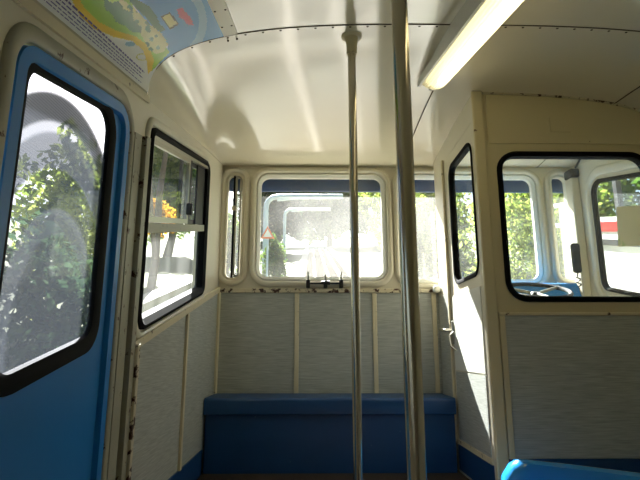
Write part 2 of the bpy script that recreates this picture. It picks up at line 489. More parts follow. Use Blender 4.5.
# floor: stepped platforms
bm = bmesh.new()
bbox_bm((XL-0.03, 1.45, ZF-0.1), (XR+0.03, YF, ZF), bm=bm)
bbox_bm((XL-0.03, 0.45, -0.95), (XR+0.03, 1.449, -0.85), bm=bm)
bbox_bm((XL-0.03, YB, -1.3), (XR+0.03, 0.449, -1.2), bm=bm)
floor = finish('floor', bm, 'floor_brown')
tag(floor, 'dark brown stepped floor under the blue benches', 'floor', kind='structure')
finish('step_riser', bbox_bm((XL, 1.44, -0.85), (XR, 1.45, ZF-0.001)), 'floor_brown', floor)
finish('step_riser', bbox_bm((XL, 0.44, -1.2), (XR, 0.45, -0.851)), 'floor_brown', floor)

# blue skirtings
tag(box('baseboard_left', (XL, 1.535, ZF), (XL+0.012, 2.60, ZK-0.001), 'bench_blue'), 'blue skirting at the foot of the left laminate panels', 'skirting', kind='structure')

# ceiling
ceil = thing('ceiling', 'glossy cream domed roof lining with dark riveted seams', 'ceiling', (XC, 1, 0.6), kind='structure')
def roof(x0, x1, y0, y1, nx, ny, nm='panel', off=0.0, m='ceiling_paint', th=0.03):
    bm = bmesh.new()
    # space samples more densely near the edges of the vault
    X = [x0+(x1-x0)*i/nx for i in range(nx+1)]
    if x0 < -0.5: X = sorted(set(X+[x0+0.12*(k/22)**3 for k in range(1, 23)]))
    if x1 > 1.5: X = sorted(set(X+[x1-0.12*(k/22)**3 for k in range(1, 23)]))
    Y = [y0+(y1-y0)*j/ny for j in range(ny+1)]
    lo = [[bm.verts.new((x, y, zc(x, y)+off)) for y in Y] for x in X]
    for i in range(len(X)-1):
        for j in range(ny): bm.faces.new((lo[i][j], lo[i][j+1], lo[i+1][j+1], lo[i+1][j]))
    if th:
        r = bmesh.ops.extrude_face_region(bm, geom=list(bm.faces))
        for v in [q for q in r['geom'] if isinstance(q, bmesh.types.BMVert)]: v.co.z += th
    return finish(nm, bm, m, ceil, smooth=True)
x0, x1 = XC-1.043, XC+1.043
roof(x0, x1, YB-0.04, YS, 60, 2)
for a, b in ((x0, 0.535), (0.536, 1.355), (1.356, x1)):
    roof(a, b, YS+0.001, YF+0.03, 30, 20)
def strip(path_fn, n, nm, w, m, up=0.004):
    P = [path_fn(k/n) for k in range(n+1)]
    bm = bmesh.new(); rows = []
    for i, p in enumerate(P):
        t = Vector(P[min(i+1, n)])-Vector(P[max(i-1, 0)])
        s = Vector((t.y, -t.x, 0)).normalized()*w
        q = []
        for sg in (-1, 1):
            e = Vector(p)+s*sg; z = zc(e.x, e.y)
            q += [bm.verts.new((e.x, e.y, z+0.001)), bm.verts.new((e.x, e.y, z-up))]
        rows.append(q)
    for i in range(n):
        a, b = rows[i], rows[i+1]
        for k, l in ((0, 1), (1, 3), (3, 2), (2, 0)): bm.faces.new((a[k], a[l], b[l], b[k]))
    bm.faces.new((rows[0][0], rows[0][1], rows[0][3], rows[0][2])); bm.faces.new((rows[-1][0], rows[-1][1], rows[-1][3], rows[-1][2]))
    return finish(nm, bm, m, ceil)
strip(lambda t: (x0+0.02+(x1-x0-0.04)*t, YS, 0), 90, 'seam', 0.0028, 'grime', 0.002)
strip(lambda t: (0.5355, 2.02+(YF-2.03)*t, 0), 10, 'seam', 0.002, 'grime')
strip(lambda t: (1.3555, YS+(YF-YS)*t, 0), 16, 'seam', 0.0022, 'grime', 0.002)
strip(lambda t: (-0.272, YB+(YS-YB-0.01)*t, 0), 10, 'cover_strip', 0.022, 'cream', 0.006)
strip(lambda t: (1.292, YB+(YS-YB-0.01)*t, 0), 10, 'cover_strip', 0.022, 'cream', 0.006)
scr = bmesh.new()
for k in range(34):
    x = x0+0.07+(x1-x0-0.14)*k/33; y = YS+0.016
    lathe_bm((x, y, zc(x, y)-0.004), [(0.002, 0.0015), (0.0045, 0.003), (0.0045, 0.006)], 8, scr)
for k in range(12):
    y = 0.3+1.25*k/11
    for x in (-0.287, -0.257): lathe_bm((x, y, zc(x, y)-0.009), [(0.002, 0.001), (0.0035, 0.002), (0.0035, 0.006)], 8, scr)
so = finish('screws', scr, 'grime', ceil); so['kind'] = 'stuff'

# ------------------------------------------------------------------ front windows
def front_window(nm, w, label, latch, gmat):
    x0, x1, z0, z1 = w
    t = thing(nm, label, 'window', ((x0+x1)/2, YF, z0), kind='structure')
    lp = [fF(p) for p in rloop(rect(*w), 0.07, 8)]
    finish('seal', sweep_bm([Vector(p)+Vector((0, 0.012, 0)) for p in lp], (0, -1, 0), [(0.003, -0.02), (0.003, 0.014), (-0.006, 0.020), (-0.022, 0.008), (-0.022, -0.02)]), 'white_frame', t, smooth=True)
    finish('pane', plate_bm([fF(p) for p in rloop(rect(x0+0.012, x1-0.012, z0+0.012, z1-0.012), 0.06, 6)], [], lambda p: (p[0], YF+0.026, p[2]), (0, 0.004, 0)), gmat, t)
    # bottom rail and latch gear
    xl = latch
    finish('latch_bar', bbox_bm((xl[0], YF-0.038, 0.365), (xl[2], YF-0.03, 0.373)), 'dark_metal', t)
    for i, x in enumerate(xl):
        hgt = 0.075 if i != 1 else 0.06
        bm = bbox_bm((x-0.011, YF-0.045, 0.345), (x+0.011, YF-0.0, 0.345+hgt*0.6), 0.004)
        hb = finish('latch', bm, 'black_plastic', t)
        bm = tube_bm([(x, YF-0.03, 0.345+hgt*0.6), (x, YF-0.03, 0.345+hgt*1.2)], 0.006, 8)
        finish('latch_pin', bm, 'alu', hb, smooth=True)
        if i == 1:
            finish('latch_knob', tube_bm([(x-0.024, YF-0.045, 0.372), (x+0.024, YF-0.045, 0.372)], [0.009, 0.013], 8), 'dark_metal', hb, smooth=True)
    return t
front_window('window_1', FW[0], 'large dusty front window facing the bench, white framed', (-0.022, 0.076, 0.165), 'glass_front')
front_window('window_2', FW[1], 'large front window of the cab, half hidden by the cab door', (0.86, 0.945, 1.04), 'glass_cab')
def narrow(nm, w, label, slide):
    x0, x1, z0, z1 = w
    t = thing(nm, label, 'window', ((x0+x1)/2, YF, z0), kind='structure')
    lp = [fF(p) for p in rloop(rect(*w), 0.045, 8)]
    finish('seal', sweep_bm([Vector(p)+Vector((0, 0.012, 0)) for p in lp], (0, -1, 0), [(0.003, -0.02), (0.003, 0.016), (-0.01, 0.014), (-0.012, -0.02)]), 'cream' if slide else 'white_frame', t, smooth=True)
    finish('pane', plate_bm(rloop(rect(x0+0.01, x1-0.01, z0+0.01, z1-0.01), 0.035, 6), [], lambda p: (p[0], YF+0.03, p[1]), (0, 0.004, 0)), 'glass_clean', t)
    if slide:
        xm = (x0+x1)/2
        lp = [fF(p) for p in rloop(rect(xm+0.002, x1-0.014, z0+0.015, z1-0.015), 0.02, 5)]
        fr = finish('sliding_frame', sweep_bm(lp, (0, -1, 0), [(0, -0.02), (0, 0.0), (-0.010, 0.0), (-0.010, -0.02)]), 'alu', t)
        finish('frame_channel', bbox_bm((xm-0.010, YF-0.0, z0+0.012), (xm+0.001, YF+0.02, z1-0.012)), 'rubber', t)
        finish('catch', bbox_bm((xm-0.014, YF-0.016, 0.80), (xm+0.012, YF-0.001, 0.83), 0.005), 'cream_worn', fr)
narrow('window_3', NW[0], 'tall narrow front window in the left corner with sliding frame', True)
narrow('window_4', NW[1], 'tall narrow front window at the far right corner of the cab', False)

# ------------------------------------------------------------------ left sliding window
w5 = thing('window_5', 'black sealed sliding window in the left wall', 'window', (XL, 2.02, -0.32+SL*2.02), kind='structure')
y0, y1, a, b = WIN5
lp = [fL(p) for p in rloop(para(*WIN5), 0.05, 8)]
finish('seal', sweep_bm(lp, (1, 0, 0), [(0.006, -0.03), (0.006, 0.010), (-0.008, 0.016), (-0.028, 0.006), (-0.028, -0.03)]), 'rubber', w5, smooth=True)
pl = rloop(para(y0+0.02, y1-0.02, a+0.02, -0.012), [0.04, 0.04, 0.003, 0.003], 5)
finish('pane', plate_bm(pl, [], lambda p: (XL-0.02, p[0], p[1]), (-0.004, 0, 0)), 'glass_side', w5)
finish('transom', plate_bm(para(y0+0.012, y1-0.012, -0.016, 0.016), [], lambda p: (XL-0.03, p[0], p[1]), (0.032, 0, 0)), 'frame_grey', w5)
def slider(ya, yb, xo, fm, knob):
    q = para(ya, yb, 0.018, b-0.03)
    fr = finish('sliding_frame', sweep_bm([(XL+xo, p[0], p[1]) for p in q], (1, 0, 0), [(0, 0), (0, 0.012), (-0.02, 0.012), (-0.02, 0)]), fm, w5)
    finish('pane', plate_bm(para(ya+0.015, yb-0.015, 0.033, b-0.045), [], lambda p: (XL+xo+0.004, p[0], p[1]), (0.004, 0, 0)), 'glass_slide', fr)
    if knob: finish('knob', bbox_bm((XL+xo+0.01, yb-0.035, 0.05+SL*yb), (XL+xo+0.035, yb-0.012, 0.10+SL*yb), 0.006), 'black_plastic', fr)
slider(y0+0.02, 2.10, -0.006, 'alu', True)
slider(2.04, y1-0.02, -0.026, 'dark_metal', False)
finish('centre_bar', plate_bm(para(2.10, 2.155, 0.018, b-0.02), [], lambda p: (XL-0.012, p[0], p[1]), (0.012, 0, 0)), 'dark_metal', w5)
finish('end_bar', plate_bm(para(2.29, 2.452, 0.018, b-0.02), [], lambda p: (XL-0.014, p[0], p[1]), (0.008, 0, 0)), 'dark_metal', w5)
lp = para(y0+0.03, y1-0.03, 0.018, b-0.024)
finish('track', sweep_bm([(XL-0.01, lp[3][0], lp[3][1]), (XL-0.01, lp[2][0], lp[2][1])], (1, 0, 0), [(-0.008, 0), (0.008, 0), (0.008, 0.02), (-0.008, 0.02)], closed=False), 'alu', w5)
w8 = thing('window_8', 'plain side window in the left wall behind the viewer', 'window', (XL, -0.3, -0.4), kind='structure')
finish('seal', sweep_bm([fL(p) for p in rloop(para(-1.1, 0.45, -0.32, 0.338), 0.05)], (1, 0, 0), [(0.006, -0.03), (0.006, 0.010), (-0.008, 0.016), (-0.028, 0.006), (-0.028, -0.03)]), 'rubber', w8, smooth=True)
finish('pane', plate_bm(rloop(para(-1.1, 0.45, -0.32, 0.338), 0.05), [], lambda p: (XL-0.02, p[0], p[1]), (-0.004, 0, 0)), 'glass_clean', w8)

# ------------------------------------------------------------------ blue left door
XD = XL-0.006
d1 = thing('door_1', 'bright blue carriage door with thick black window seal', 'door', (XL, 1.1, -1.2+SL*1.1), kind='structure')
dw = (0.885, 1.266, -0.268, 0.314)
ol = rloop(para(DL[0]+0.004, DL[1]-0.004, DL[2]+0.005, DL[3]-0.004), [0.02, 0.02, 0.07, 0.07])
hl = rloop(para(dw[0]-0.018, dw[1]+0.018, dw[2]-0.018, dw[3]+0.018), 0.06)
finish('leaf', plate_bm(ol, [hl], lambda p: (XD, p[0], p[1]), (-0.010, 0, 0)), 'blue_door', d1)
finish('edge_fold', sweep_bm([(XD, p.x, p.y) for p in ol], (1, 0, 0), [(-0.001, 0), (-0.001, 0.012), (-0.03, 0.012), (-0.036, 0.0)]), 'blue_door', d1, smooth=True)
lp = [(XD, p.x, p.y) for p in rloop(para(*dw), 0.05, 8)]
finish('seal', sweep_bm(lp, (1, 0, 0), [(0.038, 0.0005), (0.036, 0.007), (0.018, 0.009), (0.0, 0.004), (-0.002, -0.008), (0.017, -0.012)]), 'rubber', d1, smooth=True)
finish('pane', plate_bm(rloop(para(dw[0]-0.008, dw[1]+0.008, dw[2]-0.008, dw[3]+0.008), 0.05), [], lambda p: (XD-0.007, p[0], p[1]), (0.004, 0, 0)), 'film', d1)

# ------------------------------------------------------------------ driver's cab
# rear wall of the cab
CW = (0.815, 1.462, 0.208, 0.838)
top = [(x, zc(x, YC)+0.006) for x in [XR+0.01-(XR+0.01-XP)*k/24 for k in range(25)]]
wall_cab = plate('wall_cab_rear', [(XP+0.0, ZF), (XR+0.01, ZF)]+top, [rloop(rect(*CW), 0.075, 8)], fC, (0, 0.03, 0), 'cab_cream')
tag(wall_cab, 'cream cab rear wall with black sealed window and grey laminate panel below', 'wall', kind='structure')
finish('panel', bbox_bm((0.785, YC-0.008, -0.407), (XR-0.01, YC, 0.138)), 'laminate', wall_cab)
finish('rail', bbox_bm((0.76, YC-0.014, 0.139), (XR-0.01, YC, 0.151), 0.003), 'cream_worn', wall_cab)
finish('batten', bbox_bm((0.760, YC-0.014, -0.409), (0.784, YC, 0.1385), 0.003), 'cab_cream', wall_cab)
finish('skirting', bbox_bm((0.76, YC-0.012, ZF), (XR-0.01, YC, -0.4095)), 'bench_blue', wall_cab)
finish('corner_post', bbox_bm((XP-0.012, YC-0.018, ZF), (XP+0.036, YC-0.0005, zc(XP-0.02, YC)+0.004), 0.006), 'cab_cream', wall_cab)
pt = [(x, zc(x, YC)-0.012) for x in [XR-0.02-(XR-0.02-0.775)*k/24 for k in range(25)]]
hp = finish('header_panel', plate_bm([(0.775, 0.888), (XR-0.02, 0.888)]+pt, [], fC, (0, -0.007, 0)), 'cab_cream', wall_cab)
finish('blank_plate', bbox_bm((1.05, YC-0.0105, 0.94), (1.140, YC-0.0072, 1.012), 0.002), 'cab_cream', hp)
finish('roof_trim', sweep_bm([(x, YC, zc(x, YC)-0.004) for x in [XP+0.04+(XR-XP-0.05)*k/30 for k in range(31)]], (0, -1, 0), [(-0.004, 0), (0.003, 0), (0.003, 0.008), (-0.004, 0.008)], closed=False), 'cream_rusty', wall_cab)
w6 = thing('window_6', 'wide black sealed window in the cab rear wall', 'window', (1.17, YC, CW[2]), kind='structure')
lp = [fC(p) for p in rloop(rect(*CW), 0.075, 8)]
finish('seal', sweep_bm(lp, (0, -1, 0), [(0.014, 0.0), (0.012, 0.009), (0.002, 0.012), (-0.009, 0.005), (-0.010, -0.03), (0.006, -0.031)]), 'rubber', w6, smooth=True)
finish('pane', plate_bm(rloop(rect(CW[0]-0.0, CW[1]+0.0, CW[2]-0.0, CW[3]+0.0), 0.07), [], lambda p: (p[0], YC+0.012, p[1]), (0, 0.004, 0)), 'glass_clean', w6)

# side partition and the cab door in it
YD = 2.633
ZP = -0.439
topP = [(y, zc(XP, y)+0.006) for y in [YF-(YF-YC)*k/16 for k in range(17)]]
dout = rect(YC+0.045, YD, ZF+0.01, 1.012)
wall_ps = plate('wall_cab_side', [(YC-0.0005+0.03, ZF), (YF, ZF), (YF, 0.36), (YF-0.04, 0.40), (YF-0.04, 1.08)]+[p for p in topP if p[0] < YF-0.05], [dout], fP, (0.028, 0, 0), 'cream')
tag(wall_ps, 'narrow cream side partition of the cab around its door', 'wall', kind='structure')
finish('panel', plate_bm(rect(YD+0.02, YF-0.03, ZP, 0.30), [], fP, (-0.006, 0, 0)), 'laminate', wall_ps)
finish('jamb_strip', bbox_bm((XP-0.014, YD+0.001, ZP), (XP-0.0005, YD+0.019, 1.02), 0.003), 'cream_worn', wall_ps)
finish('jamb_bracket', bbox_bm((XP-0.04, YF-0.08, 0.315), (XP-0.0005, YF-0.03, 0.355), 0.012), 'white_frame', wall_ps)
d2 = thing('door_2', 'cream cab door with rounded window, sunlit below the glass', 'door', (XP, 2.5, ZF), kind='structure')
GW = (2.165, 2.535, 0.325, 0.934)
finish('leaf', plate_bm(rect(YC+0.048, YD-0.003, ZF+0.013, 1.009), [rloop(rect(*GW), 0.06)], fP, (0.024, 0, 0)), 'cream', d2)
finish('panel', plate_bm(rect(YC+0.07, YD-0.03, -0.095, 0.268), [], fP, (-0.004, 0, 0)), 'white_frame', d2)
finish('panel', plate_bm(rect(YC+0.07, YD-0.03, ZP+0.02, -0.103), [], fP, (-0.004, 0, 0)), 'laminate', d2)
finish('kick_trim', plate_bm(rect(YC+0.05, YD-0.003, ZP-0.004, ZP+0.018), [], fP, (-0.008, 0, 0)), 'cream_worn', d2)
finish('kick_plate', plate_bm(rect(YC+0.05, YD-0.003, ZF+0.014, ZP-0.005), [], fP, (-0.004, 0, 0)), 'bench_blue', d2)
lp = [fP(p) for p in rloop(rect(*GW), 0.06, 8)]
finish('seal', sweep_bm(lp, (-1, 0, 0), [(-0.009, 0.0), (-0.008, 0.006), (0.0, 0.007), (0.010, 0.003), (0.010, -0.024), (0.0, -0.026)]), 'rubber', d2, smooth=True)
finish('pane', plate_bm(rloop(rect(*GW), 0.055), [], lambda p: (XP+0.012, p[0], p[1]), (0.004, 0, 0)), 'glass_clean', d2)
hb = finish('latch_plate', bbox_bm((XP-0.012, YD-0.035, 0.03), (XP-0.0002, YD-0.012, 0.145), 0.004), 'alu', d2)
finish('handle', tube_bm([(XP-0.01, YD-0.024, 0.10), (XP-0.045, YD-0.024, 0.10), (XP-0.05, YD-0.01, 0.10), (XP-0.055, YD+0.045, 0.105)], 0.008, 10), 'chrome', hb, smooth=True)
finish('pull_loop', tube_bm([(XP-0.012, YD-0.05, 0.09), (XP-0.035, YD-0.055, 0.07), (XP-0.035, YD-0.08, 0.02), (XP-0.012, YD-0.085, 0.0)], 0.005, 8), 'alu', hb, smooth=True)

# right cab window
w7 = thing('window_7', 'black sealed side window on the right of the cab', 'window', (XR, 2.47, 0.3), kind='structure')
lp = [fR(p) for p in rloop(para(*WIN7), 0.06, 8)]
finish('seal', sweep_bm(lp, (-1, 0, 0), [(-0.014, 0.0), (-0.012, 0.009), (-0.002, 0.010), (0.008, 0.004), (0.008, -0.008), (-0.004, -0.022)]), 'rubber', w7, smooth=True)
finish('pane', plate_bm(rloop(para(*WIN7), 0.055), [], lambda p: (XR+0.008, p[0], p[1]), (0.004, 0, 0)), 'glass_slide', w7)
ob = finish('notice_sheet', plate_bm([(2.30, 0.478), (2.52, 0.515), (2.495, 0.718), (2.285, 0.668)], [], lambda p: (XR+0.0045, p[0], p[1]), (0.002, 0, 0)), 'paper')
tag(ob, 'buff paper sheet stuck on the right cab window', 'paper')
# corner pillar in the cab
pil = thing('cab_pillar', 'white square pillar in the front right corner of the cab', 'pillar', (1.53, 2.82, 0.2))
finish('shaft', bbox_bm((1.503, 2.80, -0.57), (1.551, 2.875, 0.985), 0.008), 'cream', pil)
finish('junction_box', bbox_bm((1.498, 2.785, 0.985), (1.551, 2.87, 1.035), 0.008), 'dark_metal', pil)
cb = tube('cable', [(1.52, 2.77, 1.03), (1.525, 2.70, 1.075), (1.50, 2.55, 1.09), (1.47, 2.40, 1.075), (1.46, 2.24, 1.03), (1.49, 2.14, 1.0)], 0.006, 'black_plastic', None, 8)
tag(cb, 'thin black cable looping from the cab pillar top', 'cable')
# dashboard, wheel, handset
ds = thing('dashboard', 'blue driver dashboard below the cab front windows', 'dashboard', (1.17, 2.78, ZF))
bm = plate_bm(rloop([(2.62, 0.20), (2.86, 0.20), (2.86, 0.368), (2.69, 0.352)], [0.01, 0.01, 0.03, 0.03]), [], lambda p: (XP+0.06, p[0], p[1]), (1.415-XP-0.06, 0, 0))
finish('top', bm, 'dash_blue', ds, smooth=True)
finish('body', bbox_bm((XP+0.08, 2.68, ZF), (1.41, 2.86, 0.199), 0.01), 'dash_blue', ds)
sw = thing('steering_wheel', 'black rimmed driver wheel lying over the blue dashboard', 'steering wheel', (1.13, 2.56, 0.25))
ring = []
cw = Vector((1.10, 2.48, 0.285)); ax = Vector((0, -0.35, 1)).normalized(); uu = Vector((1, 0, 0)); vv = ax.cross(uu)
for k in range(28):
    an = 2*math.pi*k/28; ring.append(cw+uu*math.cos(an)*0.155+vv*math.sin(an)*0.155)
bm = bmesh.new()
finish('rim', sweep_bm(ring, ax, [(0.011*math.cos(2*math.pi*k/8), 0.011*math.sin(2*math.pi*k/8)) for k in range(8)], bm=bm), 'black_plastic', sw, smooth=True)
for an in (0.5, 2.64, 4.71):
    finish('spoke', tube_bm([cw+ax*-0.015, cw+(uu*math.cos(an)+vv*math.sin(an))*0.15], 0.008, 8), 'alu', sw, smooth=True)
finish('hub', tube_bm([cw-ax*0.05, cw-ax*0.02, cw-ax*0.005], [0.03, 0.035, 0.02], 14), 'black_plastic', sw, smooth=True)
finish('column', tube_bm([cw-ax*0.05, (1.10, 2.51, 0.06), (1.10, 2.51, ZF+0.002)], 0.02, 12), 'black_plastic', sw, smooth=True)
hs = thing('radio_handset', 'black handset hanging on the cab corner pillar', 'handset', (1.455, 2.8, 0.40))
hbd = finish('body', bbox_bm((1.456, 2.775, 0.42), (1.502, 2.81, 0.59), 0.014, 3), 'black_plastic', hs)
finish('grille', bbox_bm((1.463, 2.768, 0.54), (1.495, 2.7745, 0.575), 0.002), 'dark_metal', hbd)
finish('cord', tube_bm([(1.479, 2.79, 0.421)]+[(1.479+0.010*math.cos(k*1.3), 2.79+0.012*math.sin(k*1.3), 0.41-k*0.006) for k in range(1, 14)], 0.004, 6), 'black_plastic', hs, smooth=True)

# ------------------------------------------------------------------ benches
bn = thing('bench', 'dark blue bench box across the front wall under the windows', 'bench', (0.1, 2.75, ZF))
prof = rloop([(2.588, -0.298), (2.60, -0.298), (2.88, -0.250), (2.88, -0.222), (2.588, -0.228)], [0.004, 0, 0, 0, 0.012])
prof = rloop([(2.585, -0.305), (2.612, -0.305), (2.612, -0.262), (2.875, -0.262), (2.875, -0.228), (2.585, -0.228)], [0.006, 0, 0, 0, 0, 0.016], 4)
finish('seat', plate_bm(prof, [], lambda p: (XL+0.012, p[0], p[1]), (XP-XL-0.03, 0, 0)), 'bench_blue', bn, smooth=True)
finish('front_panel', bbox_bm((XL+0.02, 2.613, ZF+0.001), (XP-0.02, 2.628, -0.263)), 'bench_blue', bn)
finish('end_panel', bbox_bm((XL+0.013, 2.629, ZF+0.001), (XL+0.025, 2.874, -0.263)), 'bench_blue', bn)

# moulded seat in front of the cab rear wall: shell with a curved rim
st = thing('moulded_seat', 'light blue moulded seat with sunlit rim below the cab window', 'seat', (0.95, 1.75, ZF))
def rim(t):
    # plan curve of the backrest top, left corner rounds forward
    x = 0.632+0.55*t
    return Vector((x, 1.80-0.10*t-0.10*t*t, -0.350-0.035*t))
N = 24
bm = bmesh.new(); rows = []
sect = [(0.0, -0.20), (0.012, -0.06), (0.02, -0.012), (0.010, 0.002), (-0.012, 0.004), (-0.034, -0.004), (-0.046, -0.03), (-0.05, -0.20)]
for k in range(N+1):
    t = k/N; p = rim(t); d = 0.055*max(0, 1-t/0.10)**2
    rows.append([bm.verts.new((p.x, p.y+o, p.z+z-d)) for o, z in sect])
for a, b in zip(rows[:-1], rows[1:]):
    for j in range(len(sect)): bm.faces.new((a[j], a[(j+1) % len(sect)], b[(j+1) % len(sect)], b[j]))
bm.faces.new(rows[0]); bm.faces.new(rows[-1][::-1])
finish('backrest', bm, 'seat_blue', st, smooth=True)
finish('seat_pan', bbox_bm((0.64, 1.40, -0.60), (1.20, 1.66, -0.555), 0.012), 'seat_blue', st)
finish('pedestal', bbox_bm((0.74, 1.46, -0.849), (1.10, 1.60, -0.601), 0.01), 'dark_metal', st)

# ------------------------------------------------------------------ handrail poles
p1 = thing('grab_pole', 'slim chrome grab pole nearer the front window with cream ceiling flange', 'pole', (0.1365, 1.605, ZF), 'chrome grab poles')
zt = zc(0.1365, 1.605)
finish('tube', tube_bm([(0.1365, 1.605, ZF+0.005), (0.1365, 1.605, zt-0.055)], 0.0139, 20), 'chrome', p1, smooth=True)
finish('socket', lathe_bm((0.1365, 1.605, zt-0.075), [(0.0185, 0), (0.0185, 0.03), (0.021, 0.05), (0.024, 0.066)], 20), 'cream_worn', p1, smooth=True)
finish('flange', lathe_bm((0.1365, 1.605, zt-0.012), [(0.030, 0), (0.036, 0.004), (0.036, 0.010), (0.030, 0.022)], 24), 'cream_worn', p1, smooth=True)
finish('foot_flange', lathe_bm((0.1365, 1.605, ZF+0.0005), [(0.04, 0), (0.04, 0.006), (0.02, 0.016)], 20), 'chrome', p1, smooth=True)
p2 = thing('grab_pole', 'thick chrome grab pole in the foreground, nearest the viewer', 'pole', (0.183, 0.95, -0.85), 'chrome grab poles')
zt = zc(0.183, 0.95)
finish('tube', tube_bm([(0.183, 0.95, -0.845), (0.183, 0.95, zt-0.04)], 0.0172, 24), 'chrome', p2, smooth=True)
finish('socket', lathe_bm((0.183, 0.95, zt-0.06), [(0.021, 0), (0.021, 0.03), (0.026, 0.05)], 20), 'cream_worn', p2, smooth=True)
finish('flange', lathe_bm((0.183, 0.95, zt-0.012), [(0.034, 0), (0.04, 0.004), (0.04, 0.010), (0.034, 0.022)], 24), 'cream_worn', p2, smooth=True)
finish('foot_flange', lathe_bm((0.183, 0.95, -0.8495), [(0.045, 0), (0.045, 0.006), (0.023, 0.016)], 20), 'chrome', p2, smooth=True)

# ------------------------------------------------------------------ ceiling light
def lampmat():
    m = bpy.data.materials.new('diffuser'); m.use_nodes = True
    nt = m.node_tree; L = nt.links.new; N = nt.nodes.new
    b = nt.nodes['Principled BSDF']; out = nt.nodes['Material Output']
    b.inputs['Base Color'].default_value = srgb(222, 212, 168); b.inputs['Roughness'].default_value = 0.2
    b.inputs['Emission Color'].default_value = (1.0, 0.86, 0.52, 1); b.inputs['Emission Strength'].default_value = 0.35
    b.inputs['Emission Strength'].default_value = 0.12
    tl = N('ShaderNodeBsdfTranslucent'); tl.inputs[0].default_value = (0.95, 0.88, 0.62, 1)
    tr = N('ShaderNodeBsdfTransparent'); tr.inputs[0].default_value = (1, 0.95, 0.8, 1)
    mx = N('ShaderNodeMixShader'); mx.inputs[0].default_value = 0.62
    m2 = N('ShaderNodeMixShader'); m2.inputs[0].default_value = 0.10
    L(b.outputs[0], mx.inputs[1]); L(tl.outputs[0], mx.inputs[2])
    L(mx.outputs[0], m2.inputs[1]); L(tr.outputs[0], m2.inputs[2]); L(m2.outputs[0], out.inputs[0])
    MATS['diffuser'] = m
    m = bpy.data.materials.new('tube_glow'); m.use_nodes = True
    b = m.node_tree.nodes['Principled BSDF']
    b.inputs['Emission Color'].default_value = (1.0, 0.95, 0.78, 1); b.inputs['Emission Strength'].default_value = 13.0
    MATS['tube_glow'] = m
lampmat()
lt = thing('strip_light', 'lit fluorescent strip light with ribbed diffuser on the ceiling', 'light', (0.512, 1.4, 1.0))
ya, yb = 0.70, 2.0
hz = lambda y, h: h+SL*y
def lbox(nm, xa, xb, h_lo, m, parent):
    bm = bmesh.new(); v = []
    for y in [ya+(yb-ya)*k/10 for k in range(11)]:
        zt = max(zc(0.512, y)-0.001, hz(y, h_lo)+0.004)
        v.append([bm.verts.new(c) for c in ((xa, y, hz(y, h_lo)), (xb, y, hz(y, h_lo)), (xb, y, zt), (xa, y, zt))])
    for a, b in zip(v[:-1], v[1:]):
        for j in range(4): bm.faces.new((a[j], a[(j+1) % 4], b[(j+1) % 4], b[j]))
    bm.faces.new(v[0]); bm.faces.new(v[-1][::-1])
    return finish(nm, bm, m, parent)
lbox('housing', 0.462, 0.565, 0.65, 'alu', lt)
finish('side_rail', plate_bm(para(ya, yb, 0.628, 0.665), [], lambda p: (0.452, p[0], p[1]), (0.0095, 0, 0)), 'alu', lt)
bm = bmesh.new(); rows = []
NP = 30
Yl = [ya]+[ya+0.01]+[ya+0.03]+[yb-0.06+0.06*math.sin(math.pi/2*k/5) for k in range(6)]
for y in Yl:
    e = 1.0 if y <= yb-0.06 else math.sqrt(max(0.02, 1-((y-(yb-0.06))/0.06)**2))
    r = []
    for k in range(NP+1):
        an = math.pi*k/NP; rib = 1.0+(0.035 if k % 2 else 0.0)
        r.append(bm.verts.new((0.514-0.050*math.cos(an)*rib, y, hz(y, 0.65-0.050*e*math.sin(an)*rib))))
    rows.append(r)
for a, b in zip(rows[:-1], rows[1:]):
    for k in range(NP): bm.faces.new((a[k], a[k+1], b[k+1], b[k]))
bm.faces.new(rows[0]); bm.faces.new(rows[-1][::-1])
finish('diffuser', bm, 'diffuser', lt)
finish('lamp_tube', tube_bm([(0.53, ya+0.03, hz(ya+0.03, 0.630)), (0.53, yb-0.08, hz(yb-0.08, 0.630))], 0.014, 12), 'tube_glow', lt, smooth=True)
finish('end_clip', bbox_bm((0.50, yb+0.001, hz(yb, 0.615)), (0.528, yb+0.01, hz(yb, 0.65)), 0.003), 'alu', lt)
# ------------------------------------------------------------------ poster on the vault
def inside(x, y, P):
    c = False; n = len(P); j = n-1
    for i in range(n):
        xi, yi = P[i]; xj, yj = P[j]
        if (yi > y) != (yj > y) and x < (xj-xi)*(y-yi)/(yj-yi)+xi: c = not c
        j = i
    return c
PM = ['p_white', 'p_blue', 'p_green', 'p_yellow', 'p_forest', 'p_sand', 'p_card', 'p_red', 'p_violet', 'p_paleblue', 'p_ink']
for nm, c in zip(PM, [(242, 244, 246), (66, 152, 212), (158, 204, 24), (244, 206, 34), (40, 116, 60), (212, 208, 120), (216, 206, 120), (214, 90, 120), (86, 78, 160), (140, 190, 220), (60, 70, 50)]):
    mat(nm, c, 0.3, var=0.04, vscale=10)
# flat coordinates of the print: s = metres along the car, a = position round the vault (0 at the wall edge, 1 at the cover strip)
cp, sp = math.cos(math.radians(12.2)), math.sin(math.radians(12.2))
cyw, syw = math.cos(math.radians(0.9)), math.sin(math.radians(0.9))
def pix(p):   # where a point of the print sits in the photograph, used once to lay the artwork out on the sheet
    x, y, z = p
    xr = x*cyw-y*syw; yf = x*syw+y*cyw
    d = yf*cp+z*sp; u = -yf*sp+z*cp
    return 320+510*xr/d, 240-510*u/d
GREEN = [(20, -60), (60, -30), (72, -6), (84, 14), (98, 26), (116, 34), (134, 38), (147, 48), (152, 62), (151, 72), (160, 62), (170, 52), (158, 40), (140, 20), (130, 0), (110, -60)]
YEDGE = [(16, -60), (56, -30), (68, -6), (80, 16), (95, 29), (114, 37), (132, 41), (143, 50), (147, 62), (148, 74), (152, 70), (154, 60), (149, 46), (135, 36), (117, 31), (99, 22), (86, 10), (74, -10), (60, -40), (40, -60)]
